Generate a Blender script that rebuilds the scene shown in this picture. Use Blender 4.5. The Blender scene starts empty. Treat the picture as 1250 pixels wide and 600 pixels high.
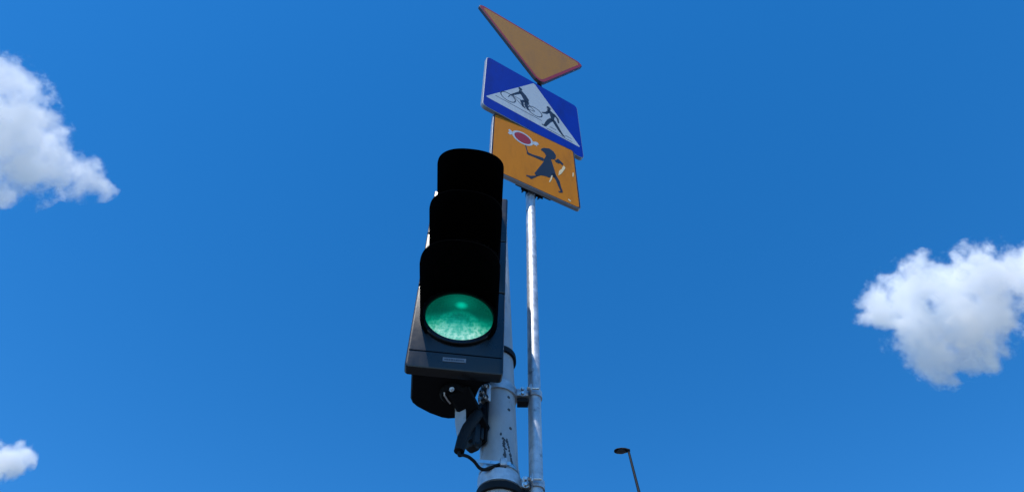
import bpy, bmesh, math, random
from mathutils import Vector, Matrix

scene = bpy.context.scene
COL = scene.collection
random.seed(7)
EYE = 1.5                                   # camera height above the pavement

# ------------------------------------------------------------------ camera
PITCH, ROLL = 0.9216, 0.0159
cam_data = bpy.data.cameras.new('camera')
cam_data.sensor_width = 36.0
cam_data.lens = 879.64 * 36.0 / 1250.0
cam_data.clip_start = 0.05
cam_data.clip_end = 20000.0
cam = bpy.data.objects.new('camera', cam_data)
COL.objects.link(cam)
fw = Vector((0, math.cos(PITCH), math.sin(PITCH)))
up0 = Vector((0, -math.sin(PITCH), math.cos(PITCH)))
rt0 = Vector((1, 0, 0))
rt = rt0 * math.cos(ROLL) + up0 * math.sin(ROLL)
up = -rt0 * math.sin(ROLL) + up0 * math.cos(ROLL)
cam.matrix_world = Matrix((
    (rt.x, up.x, -fw.x, 0), (rt.y, up.y, -fw.y, 0), (rt.z, up.z, -fw.z, EYE), (0, 0, 0, 1)))
scene.camera = cam

# ------------------------------------------------------------------ sky and sun
SUN_EL = math.radians(62)
SUN_AZ = Vector((-0.42, -0.908)).normalized()            # behind the camera, to its left
SUN_DIR = Vector((SUN_AZ.x * math.cos(SUN_EL), SUN_AZ.y * math.cos(SUN_EL), math.sin(SUN_EL)))
world = bpy.data.worlds.new('World')
scene.world = world
world.use_nodes = True
wn = world.node_tree.nodes
wl = world.node_tree.links
wn.clear()
sky = wn.new('ShaderNodeTexSky')
sky.sky_type = 'NISHITA'
sky.sun_disc = False
sky.sun_elevation = SUN_EL
sky.sun_rotation = math.atan2(SUN_AZ.x, SUN_AZ.y)
sky.altitude = 2500
sky.air_density = 1.0
sky.dust_density = 0.3
sky.ozone_density = 2.0
grade = wn.new('ShaderNodeHueSaturation')
grade.inputs['Hue'].default_value = 0.5
grade.inputs['Saturation'].default_value = 1.36
bg = wn.new('ShaderNodeBackground')
bg.inputs['Strength'].default_value = 0.15
wo = wn.new('ShaderNodeOutputWorld')
wl.new(sky.outputs[0], grade.inputs['Color'])
wl.new(grade.outputs[0], bg.inputs['Color'])
wl.new(bg.outputs[0], wo.inputs['Surface'])

sun_data = bpy.data.lights.new('sun', 'SUN')
sun_data.energy = 2.7
sun_data.angle = math.radians(0.53)
sun_data.color = (1.0, 0.95, 0.87)
sun = bpy.data.objects.new('sun', sun_data)
COL.objects.link(sun)
sun.location = (-11, -21, 45)
sun.rotation_euler = SUN_DIR.to_track_quat('Z', 'Y').to_euler()

scene.view_settings.view_transform = 'Standard'
scene.view_settings.look = 'None'
scene.view_settings.exposure = 0.75
scene.view_settings.gamma = 1.0
scene.view_settings.use_curve_mapping = False
scene.render.engine = 'CYCLES'
scene.cycles.max_bounces = 32
scene.cycles.diffuse_bounces = 4
scene.cycles.glossy_bounces = 4
scene.cycles.volume_bounces = 32
scene.cycles.volume_step_rate = 0.12
scene.cycles.volume_max_steps = 512
scene.cycles.use_denoising = True


# ------------------------------------------------------------------ materials
def principled(name, color, rough=0.5, metal=0.0, spec=0.5, coat=0.0, coat_rough=0.1,
               vary=0.0, vary_scale=20.0, rough_vary=0.0, bump=0.0, bump_scale=200.0, dirt=None, dirt_scale=8.0,
               dirt_lo=0.55, dirt_hi=0.75, stretch=(1, 1, 1)):
    m = bpy.data.materials.new(name)
    m.use_nodes = True
    nt = m.node_tree
    b = nt.nodes['Principled BSDF']
    b.inputs['Base Color'].default_value = (*color, 1)
    b.inputs['Roughness'].default_value = rough
    b.inputs['Metallic'].default_value = metal
    b.inputs['Specular IOR Level'].default_value = spec
    b.inputs['Coat Weight'].default_value = coat
    b.inputs['Coat Roughness'].default_value = coat_rough
    tc = nt.nodes.new('ShaderNodeTexCoord')
    mp = nt.nodes.new('ShaderNodeMapping')
    mp.inputs['Scale'].default_value = stretch
    nt.links.new(tc.outputs['Object'], mp.inputs['Vector'])
    col_out = None
    if vary > 0 or rough_vary > 0:
        n = nt.nodes.new('ShaderNodeTexNoise')
        n.inputs['Scale'].default_value = vary_scale
        n.inputs['Detail'].default_value = 6
        n.inputs['Roughness'].default_value = 0.62
        nt.links.new(mp.outputs[0], n.inputs['Vector'])
        if vary > 0:
            mr = nt.nodes.new('ShaderNodeMapRange')
            mr.inputs['From Min'].default_value = 0.3
            mr.inputs['From Max'].default_value = 0.7
            mr.inputs['To Min'].default_value = 1 - vary
            mr.inputs['To Max'].default_value = 1 + vary
            nt.links.new(n.outputs[0], mr.inputs[0])
            mx = nt.nodes.new('ShaderNodeMix')
            mx.data_type = 'RGBA'
            mx.blend_type = 'MULTIPLY'
            mx.inputs['Factor'].default_value = 1
            mx.inputs['A'].default_value = (*color, 1)
            nt.links.new(mr.outputs[0], mx.inputs['B'])
            col_out = mx.outputs['Result']
        if rough_vary > 0:
            mr = nt.nodes.new('ShaderNodeMapRange')
            mr.inputs['From Min'].default_value = 0.3
            mr.inputs['From Max'].default_value = 0.7
            mr.inputs['To Min'].default_value = max(0.02, rough - rough_vary)
            mr.inputs['To Max'].default_value = rough + rough_vary
            nt.links.new(n.outputs[0], mr.inputs[0])
            nt.links.new(mr.outputs[0], b.inputs['Roughness'])
    if dirt is not None:
        n2 = nt.nodes.new('ShaderNodeTexNoise')
        n2.inputs['Scale'].default_value = dirt_scale
        n2.inputs['Detail'].default_value = 7
        n2.inputs['Roughness'].default_value = 0.65
        nt.links.new(mp.outputs[0], n2.inputs['Vector'])
        mr = nt.nodes.new('ShaderNodeMapRange')
        mr.inputs['From Min'].default_value = dirt_lo
        mr.inputs['From Max'].default_value = dirt_hi
        nt.links.new(n2.outputs[0], mr.inputs[0])
        mx = nt.nodes.new('ShaderNodeMix')
        mx.data_type = 'RGBA'
        mx.inputs['B'].default_value = (*dirt, 1)
        if col_out:
            nt.links.new(col_out, mx.inputs['A'])
        else:
            mx.inputs['A'].default_value = (*color, 1)
        nt.links.new(mr.outputs[0], mx.inputs['Factor'])
        col_out = mx.outputs['Result']
    if col_out:
        nt.links.new(col_out, b.inputs['Base Color'])
    if bump > 0:
        n3 = nt.nodes.new('ShaderNodeTexNoise')
        n3.inputs['Scale'].default_value = bump_scale
        n3.inputs['Detail'].default_value = 3
        nt.links.new(mp.outputs[0], n3.inputs['Vector'])
        bp = nt.nodes.new('ShaderNodeBump')
        bp.inputs['Strength'].default_value = bump
        bp.inputs['Distance'].default_value = 0.002
        nt.links.new(n3.outputs[0], bp.inputs['Height'])
        nt.links.new(bp.outputs[0], b.inputs['Normal'])
    return m


M = {}
M['galv'] = principled('galvanised_steel', (0.54, 0.56, 0.58), 0.52, 0.7, vary=0.24, vary_scale=40, rough_vary=0.08,
                       bump=0.12, bump_scale=160, dirt=(0.16, 0.17, 0.18), dirt_scale=22, dirt_lo=0.6, dirt_hi=0.72)
M['grey_pole'] = principled('weathered_grey_steel', (0.42, 0.46, 0.49), 0.6, 0.15, vary=0.18, vary_scale=16,
                            rough_vary=0.1, bump=0.15, bump_scale=120, dirt=(0.07, 0.075, 0.08), dirt_scale=26,
                            dirt_lo=0.6, dirt_hi=0.74, stretch=(1, 1, 0.5))
M['steel'] = principled('stainless_steel', (0.55, 0.56, 0.57), 0.32, 0.95, vary=0.12, vary_scale=60, rough_vary=0.08)
M['dark_steel'] = principled('dark_bracket_steel', (0.005, 0.006, 0.008), 0.5, 0.0, spec=0.35, vary=0.2, vary_scale=40, bump=0.1)
M['bracket_black'] = principled('black_bracket_paint', (0.004, 0.0045, 0.006), 0.75, 0.0, spec=0.15, vary=0.2, vary_scale=40)
M['housing'] = principled('black_housing_plastic', (0.005, 0.006, 0.008), 0.32, 0.0, spec=0.48, vary=0.25, vary_scale=14,
                          rough_vary=0.08, bump=0.06, bump_scale=300, dirt=(0.016, 0.015, 0.014), dirt_scale=9, dirt_lo=0.56, dirt_hi=0.85)
M['visor'] = principled('matt_black_visor_plastic', (0.004, 0.004, 0.0045), 0.95, 0.0, spec=0.0, vary=0.2, vary_scale=30)
M['rubber'] = principled('black_rubber', (0.006, 0.006, 0.007), 0.6, 0.0, spec=0.25, vary=0.2, vary_scale=50)
M['sign_dark'] = principled('dark_painted_rim', (0.05, 0.028, 0.03), 0.5, 0.0, vary=0.15, vary_scale=20)
M['sign_alu'] = principled('sign_aluminium', (0.34, 0.36, 0.39), 0.45, 0.2, vary=0.08, vary_scale=30)
M['blue_film'] = principled('blue_reflective_film', (0.0, 0.028, 0.29), 0.5, 0.0, spec=0.06, vary=0.08, vary_scale=6, dirt=(0.004, 0.018, 0.12), dirt_scale=9, dirt_lo=0.5, dirt_hi=1.0, stretch=(1, 1, .3))
M['white_film'] = principled('white_reflective_film', (0.40, 0.455, 0.49), 0.42, 0.0, spec=0.3, vary=0.06, vary_scale=6, dirt=(0.28, 0.29, 0.28), dirt_scale=9, dirt_lo=0.5, dirt_hi=0.95, stretch=(1, 1, .3))
M['orange_film'] = principled('orange_yellow_film', (0.50, 0.165, 0.0), 0.5, 0.0, spec=0.12, vary=0.08, vary_scale=5, dirt=(0.27, 0.09, 0.004), dirt_scale=9, dirt_lo=0.5, dirt_hi=0.95, stretch=(1, 1, .3))
M['yellow_film'] = principled('yellow_film', (0.35, 0.146, 0.002), 0.5, 0.0, spec=0.28, vary=0.04, vary_scale=5, dirt=(0.22, 0.10, 0.02), dirt_scale=7, dirt_lo=0.5, dirt_hi=0.95, stretch=(1, 1, .3))
M['red_film'] = principled('red_film', (0.26, 0.006, 0.010), 0.45, 0.0, spec=0.4, vary=0.08, vary_scale=10)
M['black_film'] = principled('black_film', (0.010, 0.012, 0.018), 0.4, 0.0, spec=0.4, vary=0.1, vary_scale=20)
M['glare_paint'] = principled('painted_glare_film', (0.66, 0.55, 0.32), 0.5, 0.0, vary=0.2, vary_scale=60)  # pale colour standing for glare on the orange sign
M['label'] = principled('pale_label', (0.20, 0.215, 0.24), 0.4, 0.0, vary=0.08, vary_scale=80)
M['print'] = principled('grey_print', (0.06, 0.07, 0.09), 0.5, 0.0, vary=0.2, vary_scale=80)
M['lamp_grey'] = principled('lamp_grey_paint', (0.006, 0.007, 0.009), 0.6, 0.0, spec=0.3, vary=0.15, vary_scale=3)
M['lamp_glass'] = principled('lamp_lens', (0.05, 0.052, 0.055), 0.25, 0.0, vary=0.1, vary_scale=6)
M['paint_mark'] = principled('black_paint_mark', (0.05, 0.055, 0.06), 0.6, 0.0, vary=0.3, vary_scale=90)
M['asphalt'] = principled('asphalt', (0.05, 0.05, 0.052), 0.9, 0.0, vary=0.3, vary_scale=3, bump=0.5, bump_scale=90)
M['concrete'] = principled('concrete_pavement', (0.075, 0.074, 0.07), 0.85, 0.0, vary=0.2, vary_scale=2.5, bump=0.3, bump_scale=60)


def lens_material():
    """Green signal glass, lit from behind by its lamp, with a ribbed prism pattern."""
    m = bpy.data.materials.new('lit_green_lens')
    m.use_nodes = True
    nt = m.node_tree
    L = nt.links
    b = nt.nodes['Principled BSDF']
    b.inputs['Roughness'].default_value = 0.22
    b.inputs['Base Color'].default_value = (0.006, 0.10, 0.06, 1)
    b.inputs['Coat Weight'].default_value = 0.503
    b.inputs['Coat Roughness'].default_value = 0.15
    tc = nt.nodes.new('ShaderNodeTexCoord')
    # prism ribs: rings and spokes
    wr = nt.nodes.new('ShaderNodeTexWave')
    wr.wave_type = 'BANDS'
    wr.bands_direction = 'X'
    wr.inputs['Scale'].default_value = 34
    wr.inputs['Distortion'].default_value = 1.5
    wr2 = nt.nodes.new('ShaderNodeTexWave')
    wr2.wave_type = 'BANDS'
    wr2.bands_direction = 'Z'
    wr2.inputs['Scale'].default_value = 34
    wr2.inputs['Distortion'].default_value = 1.5
    L.new(tc.outputs['Object'], wr.inputs['Vector'])
    L.new(tc.outputs['Object'], wr2.inputs['Vector'])
    ad = nt.nodes.new('ShaderNodeMath')
    ad.operation = 'ADD'
    L.new(wr.outputs['Fac'], ad.inputs[0])
    L.new(wr2.outputs['Fac'], ad.inputs[1])
    bp = nt.nodes.new('ShaderNodeBump')
    bp.inputs['Strength'].default_value = 0.3
    bp.inputs['Distance'].default_value = 0.002
    L.new(ad.outputs[0], bp.inputs['Height'])
    L.new(bp.outputs[0], b.inputs['Normal'])
    # the lamp's own spot and glow; pale lower half is daylight painted as emission
    def mathn(op, x, y=None, z=None):
        nd = nt.nodes.new('ShaderNodeMath'); nd.operation = op
        for i, q in enumerate((x, y, z)):
            if q is None: continue
            if isinstance(q, (int, float)): nd.inputs[i].default_value = q
            else: L.new(q, nd.inputs[i])
        return nd.outputs[0]

    def ramp(x, f0, f1, t0, t1):
        nd = nt.nodes.new('ShaderNodeMapRange'); nd.interpolation_type = 'SMOOTHSTEP'
        for i, q in ((1, f0), (2, f1), (3, t0), (4, t1)): nd.inputs[i].default_value = q
        L.new(x, nd.inputs[0])
        return nd.outputs[0]

    def dist(c):
        nd = nt.nodes.new('ShaderNodeVectorMath'); nd.operation = 'DISTANCE'
        nd.inputs[1].default_value = c
        L.new(tc.outputs['Object'], nd.inputs[0])
        return nd.outputs['Value']
    sx = nt.nodes.new('ShaderNodeSeparateXYZ')
    L.new(tc.outputs['Object'], sx.inputs[0])
    nz = nt.nodes.new('ShaderNodeTexNoise')
    nz.inputs['Scale'].default_value = 95
    nz.inputs['Detail'].default_value = 3
    L.new(tc.outputs['Object'], nz.inputs['Vector'])
    spot = ramp(dist((.003, -.02, .038)), 0.002, 0.026, 0.24, 0.0)
    glow = ramp(dist((0, -.02, .06)), 0.0, 0.075, 0.05, 0.0)
    low = ramp(sx.outputs['Z'], 0.01, -0.10, 0.0, 0.34)
    arc = ramp(mathn('ABSOLUTE', mathn('SUBTRACT', dist((0, -.01, -.052)), 0.056)), 0.0, 0.018, 0.055, 0.0)
    tex = ramp(nz.outputs[0], 0.35, 0.65, 0.72, 1.2)
    daylight_low = mathn('MULTIPLY', mathn('ADD', low, arc), tex)
    tot = mathn('ADD', mathn('ADD', spot, glow), mathn('ADD', daylight_low, 0.042))
    tint = nt.nodes.new('ShaderNodeMix'); tint.data_type = 'RGBA'
    tint.inputs['A'].default_value = (0.0, 1.0, 0.66, 1)
    tint.inputs['B'].default_value = (0.52, 1.0, 0.86, 1)
    L.new(ramp(daylight_low, 0.08, 0.45, 0.0, 1.0), tint.inputs['Factor'])
    L.new(tint.outputs['Result'], b.inputs['Emission Color'])
    L.new(tot, b.inputs['Emission Strength'])
    return m


M['green_lens'] = lens_material()
M['red_lens'] = principled('dark_red_lens', (0.10, 0.006, 0.006), 0.25, coat=0.5, vary=0.2, vary_scale=60)
M['amber_lens'] = principled('dark_amber_lens', (0.16, 0.06, 0.006), 0.25, coat=0.5, vary=0.2, vary_scale=60)


# ------------------------------------------------------------------ helpers
def tag(o, label=None, cat=None, group=None, kind=None):
    if label: o['label'] = label
    if cat: o['category'] = cat
    if group: o['group'] = group
    if kind: o['kind'] = kind
    return o


def empty(name, loc, rot=None):
    o = bpy.data.objects.new(name, None)
    o.empty_display_size = 0.1
    COL.objects.link(o)
    o.location = loc
    if rot is not None:
        o.rotation_euler = rot
    return o


class MB:
    """collects vertices and faces in the local frame of its thing"""
    def __init__(self):
        self.v, self.f = [], []

    def add(self, verts, faces):
        k = len(self.v)
        self.v += [tuple(p) for p in verts]
        self.f += [tuple(i + k for i in f) for f in faces]
        return self

    def loft(self, loops, cap0=True, cap1=True, closed=True):
        n = len(loops[0])
        verts = [p for lp in loops for p in lp]
        faces = []
        for a in range(len(loops) - 1):
            for i in range(n if closed else n - 1):
                j = (i + 1) % n
                faces.append((a * n + i, a * n + j, (a + 1) * n + j, (a + 1) * n + i))
        if cap0: faces.append(tuple(reversed(range(n))))
        if cap1: faces.append(tuple((len(loops) - 1) * n + i for i in range(n)))
        return self.add(verts, faces)

    def tube(self, pts, rad, seg=20, caps=True):
        pts = [Vector(p) for p in pts]
        if not hasattr(rad, '__len__'): rad = [rad] * len(pts)
        loops = []
        t0 = (pts[1] - pts[0]).normalized()
        ref = Vector((0, 0, 1)) if abs(t0.z) < 0.9 else Vector((1, 0, 0))
        a = t0.cross(ref).normalized()
        for i, p in enumerate(pts):
            t = (pts[min(i + 1, len(pts) - 1)] - pts[max(i - 1, 0)]).normalized()
            a = (a - t * a.dot(t)).normalized()
            b = t.cross(a)
            loops.append([p + (a * math.cos(2 * math.pi * k / seg) + b * math.sin(2 * math.pi * k / seg)) * rad[i]
                          for k in range(seg)])
        return self.loft(loops, caps, caps)

    def lathe(self, origin, axis, profile, seg=32):
        """profile: (distance along axis, radius)"""
        o = Vector(origin); t = Vector(axis).normalized()
        ref = Vector((0, 0, 1)) if abs(t.z) < 0.9 else Vector((1, 0, 0))
        a = t.cross(ref).normalized(); b = t.cross(a)
        loops = [[o + t * d + (a * math.cos(2 * math.pi * k / seg) + b * math.sin(2 * math.pi * k / seg)) * max(r, 1e-4)
                  for k in range(seg)] for d, r in profile]
        return self.loft(loops)

    def box(self, c, x, y, z, sx, sy, sz, bev=0.0):
        """box about c with unit axes x, y, z and full sizes; edges chamfered by bev along z"""
        c, x, y, z = Vector(c), Vector(x), Vector(y), Vector(z)
        hx, hy, hz = sx / 2, sy / 2, sz / 2
        if bev <= 0:
            out = [(-hx, -hy), (hx, -hy), (hx, hy), (-hx, hy)]
            loops = [[c + x * p + y * q + z * s for p, q in out] for s in (-hz, hz)]
        else:
            def oct_(i):
                w, h = hx - i, hy - i
                return [(-w + bev, -h), (w - bev, -h), (w, -h + bev), (w, h - bev), (w - bev, h), (-w + bev, h), (-w, h - bev), (-w, -h + bev)]
            loops = [[c + x * p + y * q + z * s for p, q in oct_(i)]
                     for i, s in ((bev * .7, -hz), (0, -hz + bev), (0, hz - bev), (bev * .7, hz))]
        return self.loft(loops)

    def build(self, name, mat, parent=None, smooth=True, angle=35):
        me = bpy.data.meshes.new(name)
        me.from_pydata(self.v, [], self.f)
        bm = bmesh.new()
        bm.from_mesh(me)
        bmesh.ops.recalc_face_normals(bm, faces=bm.faces)
        if smooth:
            lim = math.radians(angle)
            for f in bm.faces: f.smooth = True
            for e in bm.edges:
                if len(e.link_faces) == 2 and e.calc_face_angle(0) > lim: e.smooth = False
        bm.to_mesh(me)
        bm.free()
        me.materials.append(M[mat] if isinstance(mat, str) else mat)
        o = bpy.data.objects.new(name, me)
        COL.objects.link(o)
        if parent: o.parent = parent
        return o


def inset_poly(pts, d):
    """move every edge of a counter-clockwise polygon inwards by d"""
    n = len(pts); out = []
    for i in range(n):
        p0, p1, p2 = Vector(pts[i - 1]), Vector(pts[i]), Vector(pts[(i + 1) % n])
        e1 = (p1 - p0).normalized(); e2 = (p2 - p1).normalized()
        n1 = Vector((-e1.y, e1.x)); n2 = Vector((-e2.y, e2.x))
        m = (n1 + n2); m = m / m.dot(n1)
        out.append(p1 + m * d)
    return out


def round_poly(pts, r, seg=7):
    n = len(pts); out = []
    for i in range(n):
        p0, p1, p2 = Vector(pts[i - 1]), Vector(pts[i]), Vector(pts[(i + 1) % n])
        a = (p0 - p1).normalized(); b = (p2 - p1).normalized()
        half = math.acos(max(-1, min(1, a.dot(b)))) / 2
        t = r / math.tan(half)
        bis = (a + b).normalized()
        c = p1 + bis * (r / math.sin(half))
        s, e = p1 + a * t - c, p1 + b * t - c
        tot = math.atan2(s.x * e.y - s.y * e.x, s.dot(e))
        for k in range(seg + 1):
            th = tot * k / seg
            out.append(c + Vector((s.x * math.cos(th) - s.y * math.sin(th), s.x * math.sin(th) + s.y * math.cos(th))))
    return out


def stroke(p, w):
    """closed outline around a polyline of width w (a number or one per point)"""
    p = [Vector(q) for q in p]
    if not hasattr(w, '__len__'): w = [w] * len(p)
    L, R = [], []
    for i, q in enumerate(p):
        t = (p[min(i + 1, len(p) - 1)] - p[max(i - 1, 0)]).normalized()
        nn = Vector((-t.y, t.x)) * w[i] / 2
        L.append(q + nn); R.append(q - nn)
    return L + R[::-1]


# ------------------------------------------------------------------ ground (below the frame)
def sheet(name, x0, x1, y0, y1, z0, z1, mat):
    o = MB().box(((x0 + x1) / 2, (y0 + y1) / 2, (z0 + z1) / 2), (1, 0, 0), (0, 1, 0), (0, 0, 1), x1 - x0, y1 - y0, z1 - z0).build(name, mat, smooth=False)
    return tag(o, kind='structure')


sheet('ground', -3000, 3000, -3000, 3000, -0.6, -0.13, 'asphalt')
sheet('pavement', -40, 40, -1.5, 3.2, -0.128, 0.0, 'concrete')
sheet('kerb', -40, 40, 3.202, 3.34, -0.128, 0.012, 'concrete')
sheet('far_pavement', -40, 40, 12.6, 17.0, -0.128, 0.0, 'concrete')

Z = Vector((0, 0, 1))
E0 = Vector((0, 0, EYE))

# ------------------------------------------------------------------ the signal pole, leaning slightly
LEAN = -0.0434
PX, PY = -0.0285 - (1.3047) * LEAN, 1.7745          # axis x at eye height, y


def pole_axis(z):                                    # z above eye height
    return Vector((PX + LEAN * z, PY, z + EYE))


PAX = Vector((LEAN, 0, 1)).normalized()
PR = 0.056
base = pole_axis(-EYE)
pole = empty('signal_pole', base)
tag(pole, 'thick grey leaning steel pole behind the traffic light', 'pole')


def loc(p, o=base): return Vector(p) - o


TOPZ = 2.555
MB().lathe(loc(pole_axis(-EYE)), PAX, [(0, PR), (1.2, PR), (2.6, PR), (TOPZ + EYE, PR)], 48).build('shaft', 'grey_pole', pole)
capd = TOPZ + EYE
MB().lathe(loc(pole_axis(-EYE)), PAX, [(capd - .03, PR + .002), (capd - .028, PR + .004), (capd + .004, PR + .004), (capd + .012, PR - .004), (capd + .016, PR - .03), (capd + .017, 0.001)], 48).build('pole_cap', 'grey_pole', pole)
fl = MB().lathe(loc(base), Z, [(0.001, .13), (.018, .13), (.02, .128), (.021, .06)], 40).build('base_flange', 'grey_pole', pole)
for k in range(4):
    a = math.pi / 4 + k * math.pi / 2
    MB().lathe((.1 * math.cos(a), .1 * math.sin(a), .02), Z, [(0, .014), (.014, .014), (.016, .008), (.03, .008)], 6).build('anchor_bolt', 'steel', fl)


def ring(z, h, r0, th, name, mat, parent, a0=0, a1=2 * math.pi, seg=48):
    """a band about the pole from height z, open between a1 and a0 when not full"""
    c = loc(pole_axis(z)); m = MB()
    full = abs(a1 - a0 - 2 * math.pi) < 1e-6
    A = [a0 + (a1 - a0) * k / seg for k in range(seg if full else seg + 1)]
    loops = []
    for a in A:
        d = Vector((math.cos(a), math.sin(a), 0))
        loops.append([c + d * (r0 + q) + PAX * s for q, s in ((0, 0), (th, 0), (th + .0006, h * .5), (th, h), (0, h))])
    if full: loops.append(loops[0])
    m.loft(loops, not full, not full)
    return m.build(name, mat, parent)


def hexbolt(p, ax, r, h, parent, mat='steel', shank=0.0):
    m = MB().lathe(p, ax, [(0, r * 1.55), (h * .22, r * 1.55)], 18)
    m.lathe(Vector(p) + Vector(ax).normalized() * h * .221, ax, [(0, r), (h * .7, r), (h * .8, r * .82)], 6)
    if shank: m.lathe(Vector(p) + Vector(ax).normalized() * h, ax, [(0, r * .5), (shank, r * .5)], 10)
    return m.build('bolt', mat, parent)


# dark collar where the pole emerges under the signal
ring(1.690, .022, PR + .0005, .009, 'rubber_collar', 'rubber', pole)

# --- sign tube position (relative to eye)
SX, SY, SR = 0.0790, 1.7734, 0.0205


def two_pole_clamp(z, h, ears=True):
    """band round the thick pole with ears, bolts and a saddle that holds the thin sign tube"""
    c = loc(pole_axis(z)); cc = pole_axis(z)
    cl = ring(z, h, PR + .0008, .006, 'pole_clamp', 'galv', pole, math.radians(-170), math.radians(170))
    out = Vector((-0.62, -0.78, 0)).normalized()
    side = Vector((out.y, -out.x, 0))
    # ears at the left front with two bolts
    for s in (-1, 1) if ears else ():
        MB().box(c + out * (PR + .020) + side * (.010 * s) + Z * h / 2, out, side, Z, .034, .005, h * 1.05, .0012).build('clamp_ear', 'galv', cl)
    if ears:
        hexbolt(c + out * (PR + .024) + side * .013 + Z * (h * .5), side, .008, .011, cl, shank=.012)
        hexbolt(c + out * (PR + .024) - side * .013 + Z * (h * .5), -side, .008, .011, cl)
    # saddle to the sign tube
    sp = Vector((SX, SY, cc.z)) - base
    dv = Vector((sp.x - c.x, sp.y - c.y, 0)); ln = dv.length; dv.normalize(); sv = Vector((-dv.y, dv.x, 0))
    g0, g1 = PR + .006, ln - SR
    MB().box(c + dv * (g0 + g1) / 2 + Z * h / 2, dv, sv, Z, g1 - g0 + .004, .040, h * .8, .002).build('spacer_block', 'galv', cl)
    for sz in (.25, .75):
        hexbolt(c + dv * (g0 + g1) / 2 - sv * .020 * (1 if sv.y > 0 else -1) + Z * h * sz, Vector((.1, -1, -.1)), .0062, .009, cl)
    MB().box(c + dv * (g0 + g1) / 2 - Z * .010, dv, sv, Z, g1 - g0, .030, .014, .001).build('rubber_pad', 'rubber', cl)
    m = MB()
    A = [math.radians(-112 + 224 * k / 20) for k in range(21)]
    m.loft([[sp + (dv * math.cos(a) + sv * math.sin(a)) * (SR + q) + Z * s for q, s in ((.0006, h * .15), (.0045, h * .15), (.0045, h * .85), (.0006, h * .85))] for a in A])
    m.build('tube_saddle', 'galv', cl)
    for s in (-1, 1):
        MB().box(sp - dv * .012 + sv * (SR + .013) * s + Z * h / 2, dv, sv, Z, .005, .024, h * .7, .001).build('saddle_ear', 'galv', cl)
        hexbolt(sp - dv * .015 + sv * (SR + .015) * s + Z * h / 2, -dv, .0065, .009, cl)
        MB().lathe(sp - dv * .008 + sv * (SR + .015) * s + Z * h / 2, dv, [(0, .004), (.022, .004)], 10).build('stud', 'steel', cl)
    return cl


uc = two_pole_clamp(1.528, .036, False)
ear = MB().box(Vector((-.074, 1.717, 1.503 + EYE)) - base, Vector((.82, -.57, 0)), Vector((.57, .82, 0)), Z, .030, .020, .066, .003).build('clamp_ear', 'galv', uc)
for q in ((-.0771, 1.700, 1.5200), (-.0860, 1.703, 1.4960), (-.0790, 1.702, 1.4770)):
    hexbolt(Vector(q) + Vector((.004, .006, EYE)) - base, (-.45, -.87, -.2), .0082, .012, uc, shank=.006)
two_pole_clamp(1.196, .036, False)
# rubber sleeve and steel strap under the lower clamp
ring(1.168, .020, PR + .0006, .010, 'rubber_strip', 'rubber', pole)
ring(1.244, .013, PR + .0008, .0022, 'steel_strap', 'steel', pole)
cs = loc(pole_axis(1.250))
tail = MB().box(cs + Vector((-.020, -PR - .0045, 0)), Vector((1, 0.10, 0)).normalized(), Vector((-.1, 1, 0)).normalized(), Z, .105, .0018, .011)
tail.build('strap_tail', 'steel', pole)
MB().box(cs + Vector((.012, -PR - .008, -.001)), (1, 0, 0), (0, 1, 0), Z, .020, .009, .024, .002).build('strap_buckle', 'galv', pole)

# holes and old paint on the shaft
def on_shaft(z, ang, dr=0.0):
    c = loc(pole_axis(z)); d = Vector((math.sin(ang), -math.cos(ang), 0))
    return c + d * (PR + dr), d


for z, a in ((1.502, .66), (1.452, .64), (1.383, .70)):
    p, d = on_shaft(z, a, -.004)
    MB().lathe(p, d, [(0, .0052), (.0046, .0052), (.0048, .003)], 16).build('drilled_hole', 'paint_mark', pole)


def paint(poly, z0, a0):
    """a patch of old paint lying on the curved shaft; poly in metres, x round the shaft"""
    m = MB()
    for q in poly:
        front, back = [], []
        for x, z in q:
            p, _ = on_shaft(z0 + z, a0 + x / PR, .0011); front.append(p)
            p, _ = on_shaft(z0 + z, a0 + x / PR, -.001); back.append(p)
        m.loft([back, front])
    return m.build('paint_mark', 'paint_mark', pole, smooth=False)


def wob(p, w):
    pts = [Vector(q) for q in p]; out = []
    for i in range(len(pts) - 1):
        for k in range(5):
            out.append(pts[i].lerp(pts[i + 1], k / 5) + Vector((random.uniform(-.0018, .0018), random.uniform(-.0012, .0012))))
    out.append(pts[-1])
    return stroke(out, [w * random.uniform(.45, 1.9) for _ in out])


marks = []
for (x0, z0), (x1, z1), nb, rr in (((-.013, .046), (-.010, -.040), 19, .0046), ((-.004, .046), (.015, -.044), 19, .0042), ((-.012, .012), (.006, .004), 6, .0026), ((-.012, .040), (.0, .036), 5, .0026)):
    for k in range(nb):
        t = k / (nb - 1)
        if random.random() < .14: continue
        cx, cz = x0 + (x1 - x0) * t + random.uniform(-.0014, .0014), z0 + (z1 - z0) * t + random.uniform(-.001, .001)
        r_ = rr * random.uniform(.45, 1.15)
        marks.append([(cx + r_ * random.uniform(.6, 1.2) * math.cos(j * 1.047), cz + r_ * random.uniform(.8, 1.9) * math.sin(j * 1.047)) for j in range(6)])
tag(paint(marks, 1.292, .50), kind='stuff')
for q, z, a in ((.004, 1.352, .12), (.003, 1.338, .2), (.0035, 1.238, .3)):
    paint([[(q * random.uniform(.6, 1.3) * math.cos(t), q * random.uniform(.7, 1.6) * math.sin(t)) for t in [k * .785 for k in range(8)]]], z, a)

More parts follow.
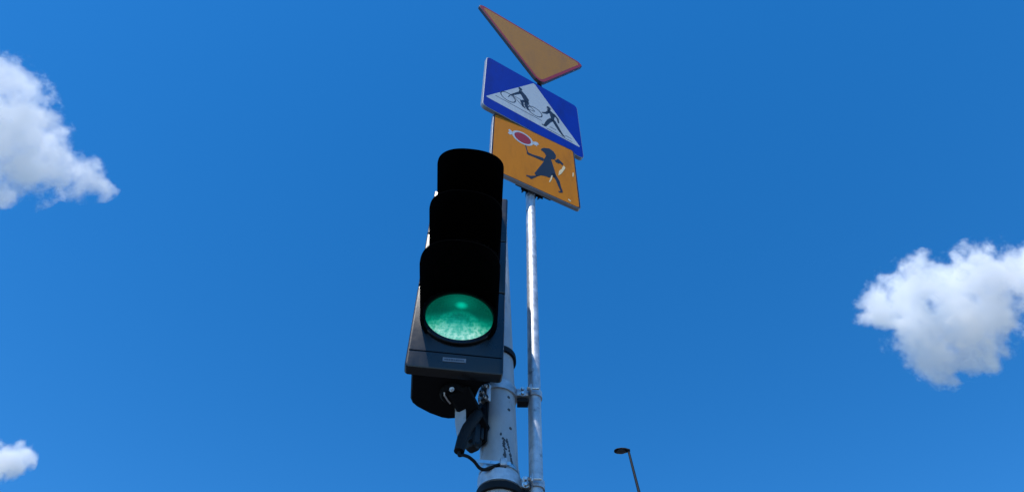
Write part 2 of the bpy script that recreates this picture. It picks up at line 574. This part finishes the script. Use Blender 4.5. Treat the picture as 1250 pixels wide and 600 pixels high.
# ------------------------------------------------------------------ sign tube
tube_base = Vector((SX, SY, .92 + EYE))
tube = empty('sign_tube', tube_base)
tag(tube, 'thin shiny galvanised tube carrying the three road signs', 'pole')
TT = 3.80 - .92
MB().lathe((0, 0, 0), Z, [(0, SR - .002), (.001, SR), (TT * .3, SR), (TT * .6, SR), (TT, SR)], 40).build('tube', 'galv', tube)
MB().lathe((0, 0, TT - .02), Z, [(0, SR + .002), (.024, SR + .002), (.03, SR - .006), (.031, .001)], 32).build('end_cap', 'rubber', tube)


# ------------------------------------------------------------------ road signs
def sign_root(name, phi, h, off=.05, d_off=0.0, rot=0.0, tilt=0.0, base_phi=None):
    """local frame: x along the face, z up the face, -y out of the face"""
    bp_ = phi if base_phi is None else base_phi
    n = Vector((-math.sin(bp_), -math.cos(bp_), 0)); d = Vector((math.cos(phi), -math.sin(phi), 0))
    nn = Vector((-math.sin(phi), -math.cos(phi), 0))
    x = d * math.cos(rot) + Z * math.sin(rot)
    z = -d * math.sin(rot) + Z * math.cos(rot)
    z = (z * math.cos(tilt) + nn * math.sin(tilt)).normalized()
    y = z.cross(x)
    c = Vector((SX, SY, 0)) + n * off + d * d_off + Z * (h + EYE)
    o = empty(name, (0, 0, 0))
    o.matrix_world = Matrix(((x.x, y.x, z.x, c.x), (x.y, y.y, z.y, c.y), (x.z, y.z, z.z, c.z), (0, 0, 0, 1)))
    return o


def P3(q, w): return Vector((q[0], -w, q[1]))


def plate(outline, w0, w1):
    """flat piece between two heights above the face; concave outlines go in as ngons"""
    return MB().loft([[P3(q, w0) for q in outline], [P3(q, w1) for q in outline]])


def panel(root, corners, r, rim_mat, depth=.018):
    ol = lambda i: round_poly(inset_poly(corners, i), max(r - i, .002))
    loops = [(.0025, 0), (.0007, -.0008), (0, -.0028), (0, -depth), (.0025, -depth), (.0028, -.003)]
    m = MB().loft([[P3(q, w) for q in ol(i)] for i, w in loops])
    return m.build('panel', rim_mat, root, angle=15)


def back_fittings(root, levels, half, tube_dist=.05, depth=.018):
    """rails on the back of the sign with a clamp round the tube"""
    for v in levels:
        rail = MB().box((0, depth - .002 + .008, v), (1, 0, 0), (0, 1, 0), (0, 0, 1), half * 1.5, .016, .034, .002).build('back_rail', 'dark_steel', root)
        m = MB()
        A = [math.radians(-20 + 220 * k / 22) for k in range(23)]
        m.loft([[Vector((math.cos(a) * (SR + q), tube_dist + math.sin(a) * (SR + q), v + s)) for q, s in ((.0007, -.016), (.004, -.016), (.004, .016), (.0007, .016))] for a in A])
        m.box((-SR - .018, tube_dist - .010, v), (1, 0, 0), (0, 1, 0), (0, 0, 1), .034, .005, .030, .001)
        m.box((SR + .018, tube_dist - .010, v), (1, 0, 0), (0, 1, 0), (0, 0, 1), .034, .005, .030, .001)
        m.build('clamp_strap', 'dark_steel', rail)
        for s in (-1, 1):
            hexbolt((s * (SR + .020), tube_dist - .007, v), (0, 1, 0), .0065, .010, rail, 'dark_steel', shank=.008)


def circle(c, rx, rz=None, n=28, a0=0, a1=2 * math.pi):
    rz = rx if rz is None else rz
    return [(c[0] + rx * math.cos(a0 + (a1 - a0) * k / n), c[1] + rz * math.sin(a0 + (a1 - a0) * k / n)) for k in range(n)]


def annulus(c, r0, r1, w0, w1, n=30):
    m = MB()
    loops = []
    for k in range(n + 1):
        a = 2 * math.pi * k / n
        d = (math.cos(a), math.sin(a))
        loops.append([P3((c[0] + d[0] * r, c[1] + d[1] * r), w) for r, w in ((r0, w0), (r1, w0), (r1, w1), (r0, w1))])
    return m.loft(loops, False, False)


F0, F1, F2, F3 = .0002, .0007, .0011, .0015
PHI = -0.5209

# --- the give-way sign on top
A7 = sign_root('give_way_sign', PHI - .0221, 4.3209, d_off=.0185, rot=.0581, tilt=-.0138)
tag(A7, 'yellow upside-down triangle sign with red edge, topmost on the tube', 'road sign')
S7 = .8496; H7 = S7 * math.sqrt(3) / 2
tri7 = [(-S7 / 2, H7 / 3), (0, -2 * H7 / 3), (S7 / 2, H7 / 3)]
panel(A7, tri7, .042, 'sign_dark')
outer = round_poly(inset_poly(tri7, .004), .039); inner = round_poly(inset_poly(tri7, .024), .028)
m = MB(); n = len(outer)
bl = []
for i in list(range(n)) + [0]:
    bl.append([P3(outer[i], F0), P3(outer[i], F1), P3(inner[i], F1), P3(inner[i], F0)])
m.loft(bl, False, False).build('red_border', 'red_film', A7)
plate(inner, F0, F1 - .0001).build('yellow_face', 'yellow_film', A7)
bar = MB().box((.012, .0245, -.24), (1, 0, 0), (0, 1, 0), (0, 0, 1), .030, .006, .74, .001).build('hanger_bar', 'dark_steel', A7)
for v in (.09, -.15):
    hexbolt((.012, .0276, v), (0, 1, 0), .0065, .010, bar, 'dark_steel')
MB().box((.004, .0335, -.575), (1, 0, 0), (0, 1, 0), (0, 0, 1), .030, .0115, .050, .001).build('spacer_block', 'dark_steel', bar)

# --- the blue crossing sign
D6 = sign_root('crossing_sign', PHI, 3.5212)
tag(D6, 'blue square sign with white triangle showing a cyclist and a walker', 'road sign')
sq = [(-.3, -.3), (.3, -.3), (.3, .3), (-.3, .3)]
panel(D6, sq, .030, 'sign_alu', .020)
face = plate(round_poly(inset_poly(sq, .004), .027), F0, F1).build('blue_face', 'blue_film', D6)
tri = plate(round_poly([(-.288, -.196), (.286, -.196), (.006, .287)], .008), F1, F2).build('white_triangle', 'white_film', D6)
# walker, striding to the left
wk = MB()
def fig(m, outline): m.loft([[P3(q, F2) for q in outline], [P3(q, F3) for q in outline]])
fig(wk, circle((.097, .068), .0135, .017, 16))
fig(wk, stroke([(.098, .052), (.098, .045)], .016))
fig(wk, [(.083, .046), (.106, .047), (.132, .028), (.134, .010), (.128, -.030), (.131, -.055), (.104, -.062), (.106, -.030), (.100, .004)])
fig(wk, stroke([(.100, .034), (.078, -.010), (.052, -.030)], [.020, .017, .011]))
fig(wk, stroke([(.126, .026), (.150, -.004), (.155, -.050)], [.020, .016, .010]))
fig(wk, stroke([(.112, -.050), (.092, -.088), (.080, -.120), (.062, -.172)], [.026, .024, .021, .015]))
fig(wk, stroke([(.066, -.168), (.046, -.166)], [.013, .009]))
fig(wk, stroke([(.122, -.050), (.143, -.100), (.156, -.130), (.176, -.166)], [.027, .024, .021, .014]))
fig(wk, stroke([(.172, -.166), (.190, -.166)], [.014, .009]))
wk.build('walker_figure', 'black_film', tri, smooth=False)
cy = MB()
fig(cy, circle((-.084, .112), .0125, .016, 16))
fig(cy, [(-.092, .092), (-.074, .096), (-.048, .066), (-.030, .030), (-.034, .000), (-.052, -.012), (-.066, .010), (-.078, .040), (-.094, .066)])
fig(cy, stroke([(-.082, .070), (-.112, .022), (-.138, -.020)], [.019, .015, .010]))
fig(cy, stroke([(-.044, .002), (-.076, -.030), (-.066, -.086)], [.026, .021, .014]))
fig(cy, stroke([(-.040, .002), (-.050, -.050), (-.034, -.092)], [.026, .021, .014]))
cy.build('cyclist_figure', 'black_film', tri, smooth=False)
bk = MB()
for c in ((-.158, -.066), (.006, -.066)):
    r = .044
    loops = []
    for k in range(31):
        a = 2 * math.pi * k / 30
        loops.append([P3((c[0] + math.cos(a) * q, c[1] + math.sin(a) * q), w) for q, w in ((r - .0032, F2), (r + .0032, F2), (r + .0032, F3 - .0001), (r - .0032, F3 - .0001))])
    bk.loft(loops, False, False)
for a, b in (((-.158, -.066), (-.138, -.012)), ((-.138, -.012), (-.060, -.090)), ((-.060, -.090), (-.040, -.018)), ((-.138, -.016), (-.042, -.020)), ((-.060, -.090), (.006, -.066)), ((-.040, -.018), (.006, -.066))):
    o = stroke([a, b], .005)
    bk.loft([[P3(q, F2) for q in o], [P3(q, F3 - .0002) for q in o]])
bk.build('bicycle_figure', 'black_film', tri, smooth=False)
gl = MB()
for a, b in (((-.232, -.128), (.046, -.129)), ((.075, -.182), (.235, -.182)), ((.192, -.150), (.232, -.150)), ((.096, -.146), (.135, -.146))):
    o = stroke([a, b], .0055)
    gl.loft([[P3(q, F2) for q in o], [P3(q, F3 - .0003) for q in o]])
gl.build('crossing_stripe', 'black_film', tri, smooth=False)
back_fittings(D6, (.17, -.17), .26)

# --- the orange lollipop-girl sign
T27 = sign_root('children_sign', -.4695, 2.9606, base_phi=PHI)
tag(T27, 'orange square sign with black girl holding a red lollipop, lowest on the tube', 'road sign')
hw, hh = .2311, .2656
rc = [(-hw, -hh), (hw, -hh), (hw, hh), (-hw, hh)]
panel(T27, rc, .020, 'sign_alu', .018)
o1 = round_poly(inset_poly(rc, .003), .018); o2 = round_poly(inset_poly(rc, .0095), .013)
m = MB()
m.loft([[P3(o1[i], F0), P3(o1[i], F1), P3(o2[i], F1), P3(o2[i], F0)] for i in list(range(len(o1))) + [0]], False, False).build('black_border', 'black_film', T27)
of = plate(o2, F0, F1 - .0001).build('orange_face', 'orange_film', T27)
lc = (-.068, .143)
lol = MB()
fig1 = lambda m_, o, a=F1, b=F2: m_.loft([[P3(q, a) for q in o], [P3(q, b) for q in o]])
annulus(lc, .046, .058, F1 - .0001, F2).build('white_ring', 'white_film', of)
fig1(MB(), circle(lc, .0458, n=40), F1 - .0001, F2 - .0001).build('red_sweet', 'red_film', of)
w_ = MB()
fig1(w_, [(-.124, .156), (-.140, .172), (-.147, .160), (-.141, .146), (-.149, .128), (-.138, .118), (-.124, .134)])
w_.build('wrapper_end', 'white_film', of, smooth=False)
w_ = MB()
fig1(w_, [(-.012, .132), (.006, .112 + .02), (.012, .126), (.010, .142), (.022, .152), (.016, .170), (.002, .168), (-.012, .154)])
w_.build('wrapper_end', 'white_film', of, smooth=False)
fig1(MB(), stroke([(-.052, .084), (-.041, .022)], .0065)).build('stick', 'black_film', of, smooth=False)
g = MB()
fig1(g, [(-.045, .028), (-.036, .030), (-.020, .028), (.040, .044), (.050, .036), (.040, .012), (-.020, .010), (-.040, .007), (-.047, .015)])
fig1(g, [(.032, .112), (.036, .128), (.050, .146), (.080, .166), (.104, .156), (.117, .128), (.114, .096), (.100, .074), (.084, .066), (.062, .068), (.052, .098), (.046, .104)])
fig1(g, [(.105, .082), (.113, .078), (.128, .105), (.140, .094), (.156, .078), (.152, .058), (.136, .068), (.128, .058), (.112, .060)])
fig1(g, [(.058, .072), (.086, .068), (.094, .028), (.104, -.032), (.112, -.088), (.084, -.094), (.071, -.114), (.051, -.116), (.026, -.127), (.003, -.155), (-.008, -.135), (.021, -.055), (.042, .003), (.046, .030)])
fig1(g, [(.010, -.140), (-.002, -.165), (-.026, -.200), (-.035, -.193), (-.052, -.190), (-.048, -.180), (-.026, -.172), (-.010, -.140)][:-1])
fig1(g, stroke([(.094, -.06), (.116, -.105), (.124, -.150), (.134, -.186)], [.026, .022, .016, .013]))
fig1(g, stroke([(.136, -.188), (.116, -.200)], [.012, .010]))
g.build('girl_figure', 'black_film', of, smooth=False)
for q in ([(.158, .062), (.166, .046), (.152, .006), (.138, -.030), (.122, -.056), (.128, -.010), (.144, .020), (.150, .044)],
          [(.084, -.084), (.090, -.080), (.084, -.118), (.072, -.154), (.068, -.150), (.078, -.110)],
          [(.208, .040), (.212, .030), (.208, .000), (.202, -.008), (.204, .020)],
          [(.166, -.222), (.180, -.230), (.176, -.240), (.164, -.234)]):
    fig1(MB(), q, F2, F2 + .0003).build('glare_mark', 'glare_paint', of, smooth=False)  # glare spots painted as pale patches on the face
back_fittings(T27, (.16, -.235), .12)

# ------------------------------------------------------------------ the traffic light
HP = -.1175
HB = Vector((-.1603, 1.5324, 1.4252 + EYE))
head = empty('traffic_light', HB, (0, 0, -HP))
# local frame: x right along the front, z up, -y out of the front
tag(head, 'black three-lamp traffic light showing green', 'traffic light')


def Q(u, v, w): return Vector((u, -w, v))


HW = .1425
LC = (.22, .50, .78)
seams = (0.0, .360, .640, .920)


def slab_outline(u0, u1, v0, v1, r):
    return round_poly([(u0, v0), (u1, v0), (u1, v1), (u0, v1)], r, 5)


# front doors, one for each lamp
for k in range(3):
    v0, v1 = seams[k] + .001, seams[k + 1] - .001
    U = lambda i: slab_outline(-HW + i, HW - i, v0 + i, v1 - i, .014 - i * .5 if k == 0 else .006 - i * .2)
    door = MB().loft([[Q(u, v, w) for u, v in U(i)] for i, w in ((.003, -.036), (0, -.034), (0, -.006), (.0018, -.002), (.006, 0))]).build('door', 'housing', head)
    # raised collar around the lamp
    c = LC[k]
    MB().lathe(Q(0, c, 0), (0, -1, 0), [(.0004, .122), (.010, .121), (.012, .119), (.012, .107), (-.004, .105)], 56).build('lamp_collar', 'housing', door)
# a seam strip below the green lamp
MB().box(Q(0, .066, .0004), (1, 0, 0), (0, 1, 0), (0, 0, 1), 2 * HW - .012, .0016, .003).build('seam_strip', 'visor', head)

# the body behind the doors with its rounded back
prof = [(-.121, -.037), (-.119, -.145), (-.112, -.165), (-.098, -.180), (-.060, -.204), (-.020, -.220), (0, -.222),
        (.018, -.218), (.040, -.200), (.058, -.170), (.070, -.130), (.080, -.075), (.090, -.052), (.112, -.037)]
MB().loft([[Q(u * s, v, -.037 + (w + .037) * s) for u, w in prof] for s, v in ((.96, .003), (1, .010), (1, .36), (1, .64), (1, .910), (.96, .917))]).build('body', 'bracket_black', head)

# visors: open below, cut back towards the front
def visor(c):
    m = MB(); N = 40
    R0, R1, D = .120, .1180, .212
    rows = []
    steps = 12
    for j in range(steps + 1):
        t = j / steps
        w = .0006 + D * t
        lo = math.radians(-42 + 34 * t ** 0.8)
        r = R0 + (R1 - R0) * t
        dx = -.015 * t
        a = [lo + (math.pi - 2 * lo) * i / N for i in range(N + 1)]
        def pt(aa, rr):
            cs_, sn = math.cos(aa), math.sin(aa)
            e = 2.35
            k = (abs(cs_) ** e + abs(sn) ** e) ** (-1 / e)
            return Q(dx + rr * k * cs_, c + rr * k * sn, w)
        rows.append([pt(x, r) for x in a] + [pt(x, r - .0018) for x in reversed(a)])
    m.loft(rows)
    return m.build('visor', 'visor', head, angle=50)


for k, mt in enumerate(('green_lens', 'amber_lens', 'red_lens')):
    vs = visor(LC[k])
    ln = MB()
    prof_l = [(-.006, .1045)] + [(.006 + .016 * (1 - (q / 12) ** 2), .1045 * q / 12) for q in range(12, -1, -1)]
    ln.lathe((0, 0, 0), (0, -1, 0), prof_l, 64)
    lo = ln.build('lens', mt, head)
    lo.location = Q(0, LC[k], .0)
    lo['label'] = ('lit green lens', 'unlit amber lens', 'unlit red lens')[k]

# small maker's plate under the green lamp
lab = MB().box(Q(-.002, .0405, .0010), (1, 0, .03), (0, 1, 0), (-.03, 0, 1), .068, .0016, .0155).build('label_plate', 'label', head)
x = -.031
pm = MB()
for k in range(9):
    wd = random.uniform(.004, .0062)
    pm.box(Q(x + wd / 2, .0405 + .03 * (x + wd / 2) , .0020), (1, 0, .03), (0, 1, 0), (-.03, 0, 1), wd, .0004, random.uniform(.004, .0065))
    x += wd + .0014
pm.build('print_line', 'print', lab, smooth=False)

# brackets to the pole, lower one in view, upper one behind the visors
hm = Matrix.Translation(HB) @ Matrix.Rotation(-HP, 4, 'Z')
hinv = hm.inverted()


def bracket(v_body, z_plate, sgn):
    """arm from the body to a plate on the pole; z_plate above eye height"""
    a = Q(0, v_body, -.091)
    pc = pole_axis(z_plate)
    out = Vector((-.80, -.60, 0)).normalized()
    plate_c = pc + out * (PR + .006)
    b = hinv @ plate_c
    o_l = (hinv.to_3x3() @ out)
    s_l = Z.cross(o_l)
    br = MB().box(b, s_l, o_l, Z, .056, .010, .165, .002).build('pole_plate', 'bracket_black', head)
    hexbolt(b + o_l * .005 + Z * .055 * sgn + s_l * -.006, o_l, .006, .008, br, 'dark_steel')
    # broad flat arm from under the body to the plate
    e = b + o_l * .010 + Z * (-.030 * sgn)
    st = a + Vector((.022, -.010, 0))
    dr = (e - st).normalized(); wd = dr.cross(Vector((0, -.75, -.66 * sgn))).normalized(); th = dr.cross(wd)
    MB().box(st.lerp(e, .5), wd, th, dr, .066, .040, (e - st).length + .02, .006).build('bracket_arm', 'bracket_black', br, angle=30)
    MB().lathe(a + Vector((.006, 0, 0)) + Z * (.006 * sgn), -Z * sgn, [(0, .040), (.016, .040), (.022, .034)], 24).build('swivel_disc', 'bracket_black', br)
    # foot tab with its bolt, low on the pole
    tb = b + o_l * .012 + Z * (-.050 * sgn) - s_l * .004
    MB().box(tb, s_l, o_l, Z, .058, .012, .058, .002).build('foot_tab', 'dark_steel', br)
    hexbolt(tb + o_l * .006 + s_l * -.012, o_l, .0075, .010, br)
    hexbolt(a + Z * (-.018 * sgn) + Vector((0.0, -.034, 0)), Vector((-.3, -1, -.3 * sgn)), .0048, .008, br, 'galv')
    return br


bracket(-.002, 1.405, 1)
bracket(.922, 2.44, -1)

# stay plate and wiring under the head
def W(x, y, z): return hinv @ Vector((x, y, z + EYE))


def V(x, y, z): return W(x * .965, y * .965, z * .965)


rx_ = hinv.to_3x3() @ Vector((.97, -.24, 0)); ry_ = hinv.to_3x3() @ Vector((.24, .97, 0))
MB().loft([[W(-.146 + .012 * t, 1.656, 1.422 - .150 * t) + rx_ * (.016 * w_) * a_ + ry_ * .002 * b_ for a_, b_ in ((-1, -1), (1, -1), (1, 1), (-1, 1))] for t, w_ in ((0, 1), (.55, 1), (.85, .7), (1, .3))]).build('stay_plate', 'grey_pole', head)
MB().tube([W(-.094, 1.672, 1.385), W(-.104, 1.664, 1.358), W(-.119, 1.660, 1.325), W(-.131, 1.658, 1.285), W(-.137, 1.655, 1.240)], [.017, .017, .0165, .0155, .015], 16).build('cable_sleeve', 'rubber', head)
cab = [(-.1365, 1.655, 1.242), (-.136, 1.658, 1.230), (-.126, 1.665, 1.236), (-.112, 1.682, 1.243), (-.096, 1.698, 1.240), (-.080, 1.7145, 1.230), (-.062, 1.7145, 1.226), (-.040, 1.7135, 1.236), (-.024, 1.7135, 1.243)]
pts = [W(*q) for q in cab]
fine = []
for i in range(len(pts) - 1):                       # Catmull-Rom through the points
    p0, p1, p2, p3 = pts[max(i - 1, 0)], pts[i], pts[i + 1], pts[min(i + 2, len(pts) - 1)]
    for k in range(6):
        t = k / 6
        fine.append(0.5 * ((2 * p1) + (p2 - p0) * t + (2 * p0 - 5 * p1 + 4 * p2 - p3) * t * t + (3 * p1 - p0 - 3 * p2 + p3) * t ** 3))
fine.append(pts[-1])
MB().tube(fine, .0048, 10).build('cable', 'rubber', head)
MB().tube([W(-.112, 1.690, 1.305), W(-.098, 1.694, 1.292), W(-.090, 1.706, 1.300), W(-.086, 1.715, 1.32)], [.008, .011, .011, .009], 10).build('cable_gland', 'rubber', head)
MB().box(W(-.104, 1.703, 1.335), hinv.to_3x3() @ Vector((.8, -.6, 0)), hinv.to_3x3() @ Vector((.6, .8, 0)), Z, .034, .030, .105, .004).build('terminal_box', 'dark_steel', head)
wv = [W(-.19, 1.600, 1.418), W(-.188, 1.610, 1.400), W(-.180, 1.622, 1.394), W(-.172, 1.634, 1.392)]
MB().tube(wv, .0028, 8).build('wire', 'steel', head)

# ------------------------------------------------------------------ the street lamp across the road
lamp_base = Vector((2.975, 14.0, 0.0))
lamp = empty('street_lamp', lamp_base)
tag(lamp, 'distant dark street lamp with a flat head', 'street lamp')
lt = Vector((2.806, 14.0, 10.60 + EYE)) - lamp_base
le = Vector((2.940, 14.0, 9.165 + EYE)) - lamp_base
MB().tube([(0, 0, -.005), (0, 0, 1.0), (0, 0, 6), le - Vector((-.035, 0, .7)), le - Vector((-.012, 0, .25)), le, le.lerp(lt, .5), lt], [.085, .08, .06, .045, .04, .036, .031, .028], 18).build('post', 'lamp_grey', lamp)
ax = Vector((-.98, .16, 0.02)).normalized(); sd = Vector((-ax.y, ax.x, 0)).normalized(); uu = ax.cross(sd)
if uu.z < 0: uu = -uu
lmb = MB()
loops = []
for t, wdt, hi, low in ((-.04, .030, .03, -.03), (.0, .05, .04, -.035), (.06, .085, .050, -.03), (.16, .115, .045, -.024), (.26, .105, .032, -.020), (.315, .07, .018, -.016), (.335, .03, .006, -.010)):
    c = lt + ax * t
    loops.append([c + sd * wdt * math.cos(a) + uu * ((hi if math.sin(a) > 0 else -low) * math.sin(a)) for a in [2 * math.pi * k / 20 for k in range(20)]])
lh = lmb.loft(loops).build('lamp_head', 'lamp_grey', lamp)
MB().loft([[lt + ax * (.17 + .11 * math.cos(a) * s) + sd * (.085 * math.sin(a) * s) - uu * d for a in [2 * math.pi * k / 24 for k in range(24)]] for s, d in ((1, .018), (1, .030), (.9, .034))]).build('lamp_glass', 'lamp_glass', lh)


# ------------------------------------------------------------------ clouds
def cloud_material(name, blobs, dens, scale, amp, seed):
    m = bpy.data.materials.new(name)
    m.use_nodes = True
    nt = m.node_tree; nt.nodes.clear(); L = nt.links
    out = nt.nodes.new('ShaderNodeOutputMaterial')
    vol = nt.nodes.new('ShaderNodeVolumePrincipled')
    vol.inputs['Color'].default_value = (1.0, 1.0, 1.0, 1)
    vol.inputs['Anisotropy'].default_value = 0.0
    tc = nt.nodes.new('ShaderNodeTexCoord')
    # warp the position a little so that the puffs are not round
    wp = nt.nodes.new('ShaderNodeTexNoise')
    wp.inputs['Scale'].default_value = scale * 0.9
    wp.inputs['Detail'].default_value = 2
    off = nt.nodes.new('ShaderNodeVectorMath'); off.operation = 'ADD'
    off.inputs[1].default_value = (seed * 97.0, seed * 31.0, seed * 53.0)
    L.new(tc.outputs['Object'], off.inputs[0])
    L.new(off.outputs[0], wp.inputs['Vector'])
    ws = nt.nodes.new('ShaderNodeVectorMath'); ws.operation = 'MULTIPLY_ADD'
    L.new(wp.outputs['Color'], ws.inputs[0])
    ws.inputs[1].default_value = (46, 46, 46)
    ws.inputs[2].default_value = (-23, -23, -23)
    wa = nt.nodes.new('ShaderNodeVectorMath'); wa.operation = 'ADD'
    L.new(tc.outputs['Object'], wa.inputs[0]); L.new(ws.outputs[0], wa.inputs[1])
    cur = None
    for x, y, z, r in blobs:
        d = nt.nodes.new('ShaderNodeVectorMath'); d.operation = 'DISTANCE'
        d.inputs[1].default_value = (x, y, z)
        L.new(wa.outputs[0], d.inputs[0])
        k = nt.nodes.new('ShaderNodeMath'); k.operation = 'MULTIPLY_ADD'
        k.inputs[1].default_value = -1.0 / (r * 1.32); k.inputs[2].default_value = 1.0
        L.new(d.outputs['Value'], k.inputs[0])
        if cur is None: cur = k
        else:
            mx = nt.nodes.new('ShaderNodeMath'); mx.operation = 'SMOOTH_MAX'
            mx.inputs[2].default_value = 0.05
            L.new(cur.outputs[0], mx.inputs[0]); L.new(k.outputs[0], mx.inputs[1]); cur = mx
    nz = nt.nodes.new('ShaderNodeTexNoise')
    nz.inputs['Scale'].default_value = scale
    nz.inputs['Detail'].default_value = 8
    nz.inputs['Roughness'].default_value = 0.70
    L.new(off.outputs[0], nz.inputs['Vector'])
    a = nt.nodes.new('ShaderNodeMath'); a.operation = 'MULTIPLY_ADD'
    a.inputs[1].default_value = amp; a.inputs[2].default_value = -amp * 0.5
    L.new(nz.outputs[0], a.inputs[0])
    s = nt.nodes.new('ShaderNodeMath'); s.operation = 'ADD'
    L.new(cur.outputs[0], s.inputs[0]); L.new(a.outputs[0], s.inputs[1])
    mr = nt.nodes.new('ShaderNodeMapRange')
    mr.interpolation_type = 'SMOOTHSTEP'
    mr.inputs['From Min'].default_value = 0.14
    mr.inputs['From Max'].default_value = 0.62
    mr.inputs['To Min'].default_value = 0.0
    mr.inputs['To Max'].default_value = dens
    L.new(s.outputs[0], mr.inputs[0])
    L.new(mr.outputs[0], vol.inputs['Density'])
    L.new(vol.outputs[0], out.inputs['Volume'])
    return m


def cloud(loc_, blobs, label, dens, scale, amp, seed, group):
    bm = bmesh.new()
    for x, y, z, r in blobs:
        bmesh.ops.create_icosphere(bm, subdivisions=3, radius=r * 1.48, matrix=Matrix.Translation((x, y, z)))
    me = bpy.data.meshes.new('cloud_blobs')
    bm.to_mesh(me); bm.free()
    tmp = bpy.data.objects.new('cloud_tmp', me)
    COL.objects.link(tmp)
    md = tmp.modifiers.new('r', 'REMESH')
    md.mode = 'VOXEL'; md.voxel_size = 6.0
    dg = bpy.context.evaluated_depsgraph_get()
    em = bpy.data.meshes.new_from_object(tmp.evaluated_get(dg))
    bpy.data.objects.remove(tmp); bpy.data.meshes.remove(me)
    em.name = 'cloud'
    o = bpy.data.objects.new('cloud', em)
    COL.objects.link(o)
    o.location = Vector(loc_) + E0
    em.materials.clear()
    em.materials.append(cloud_material('cloud_vapour', blobs, dens, scale, amp, seed))
    tag(o, label, 'cloud', group)
    return o


G = 'fair weather clouds'
cloud((-701.5, 512.2, 899.1),
      [(-9.6, -82.8, 35.0, 31.9), (-0.1, -47.5, 44.3, 32.5), (-3.3, -19.5, -1.7, 52.1), (8.9, 0.7, 22.7, 36.0), (14.2, 22.1, -32.0, 44.5), (37.2, 33.4, 4.6, 33.0), (56.8, 62.5, 12.5, 30.0), (84.0, 80.2, 12.1, 18.0), (72.0, 73.0, 8.0, 22.0), (-56.6, -34.3, -7.4, 67.4), (-75.1, -82.0, 20.8, 44.1), (-50.1, 13.0, -70.5, 50.6), (-14.4, 51.2, -53.5, 17.4)],
      'large white wedge-shaped cloud at the upper left edge', .032, .030, 3.0, 5, G)
cloud((743.8, 787.2, 886.5),
      [(-106.5, 45.7, 40.9, 33.9), (-71.1, 29.0, 54.7, 44.7), (-51.7, -11.4, 51.1, 41.5), (-66.2, 38.5, -6.4, 48.3), (-6.2, -7.6, 39.6, 47.0), (-19.1, 16.6, -18.7, 56.7), (-35.5, 76.3, -29.2, 38.1), (-31.1, 89.2, -59.5, 24.3), (22.7, -52.8, 14.0, 50.4), (30.0, 11.1, -9.8, 50.4), (54.2, -72.0, 10.5, 31.0), (5.4, 42.8, -57.3, 34.5), (46.5, -18.8, -10.6, 31.5), (89.4, -70.8, 2.5, 44.0), (-11.2, -55.9, 56.0, 12.2), (41.9, 32.0, -67.1, 13.0), (108.6, -81.9, -28.7, 63.1)],
      'puffy white cloud with grey underside at the right edge', .040, .029, 2.9, 2, G)
cloud((-936.4, 1156.3, 825.9),
      [(-6.0, -8.1, 0.8, 30.7), (3.8, 6.3, 11.6, 24.8), (22.8, 5.0, 14.7, 14.0), (-34.3, -9.7, -9.9, 37.9), (13.7, 6.4, -17.3, 18.5)],
      'smallest white cloud, low in the bottom left corner', .060, .028, 1.7, 3, G)
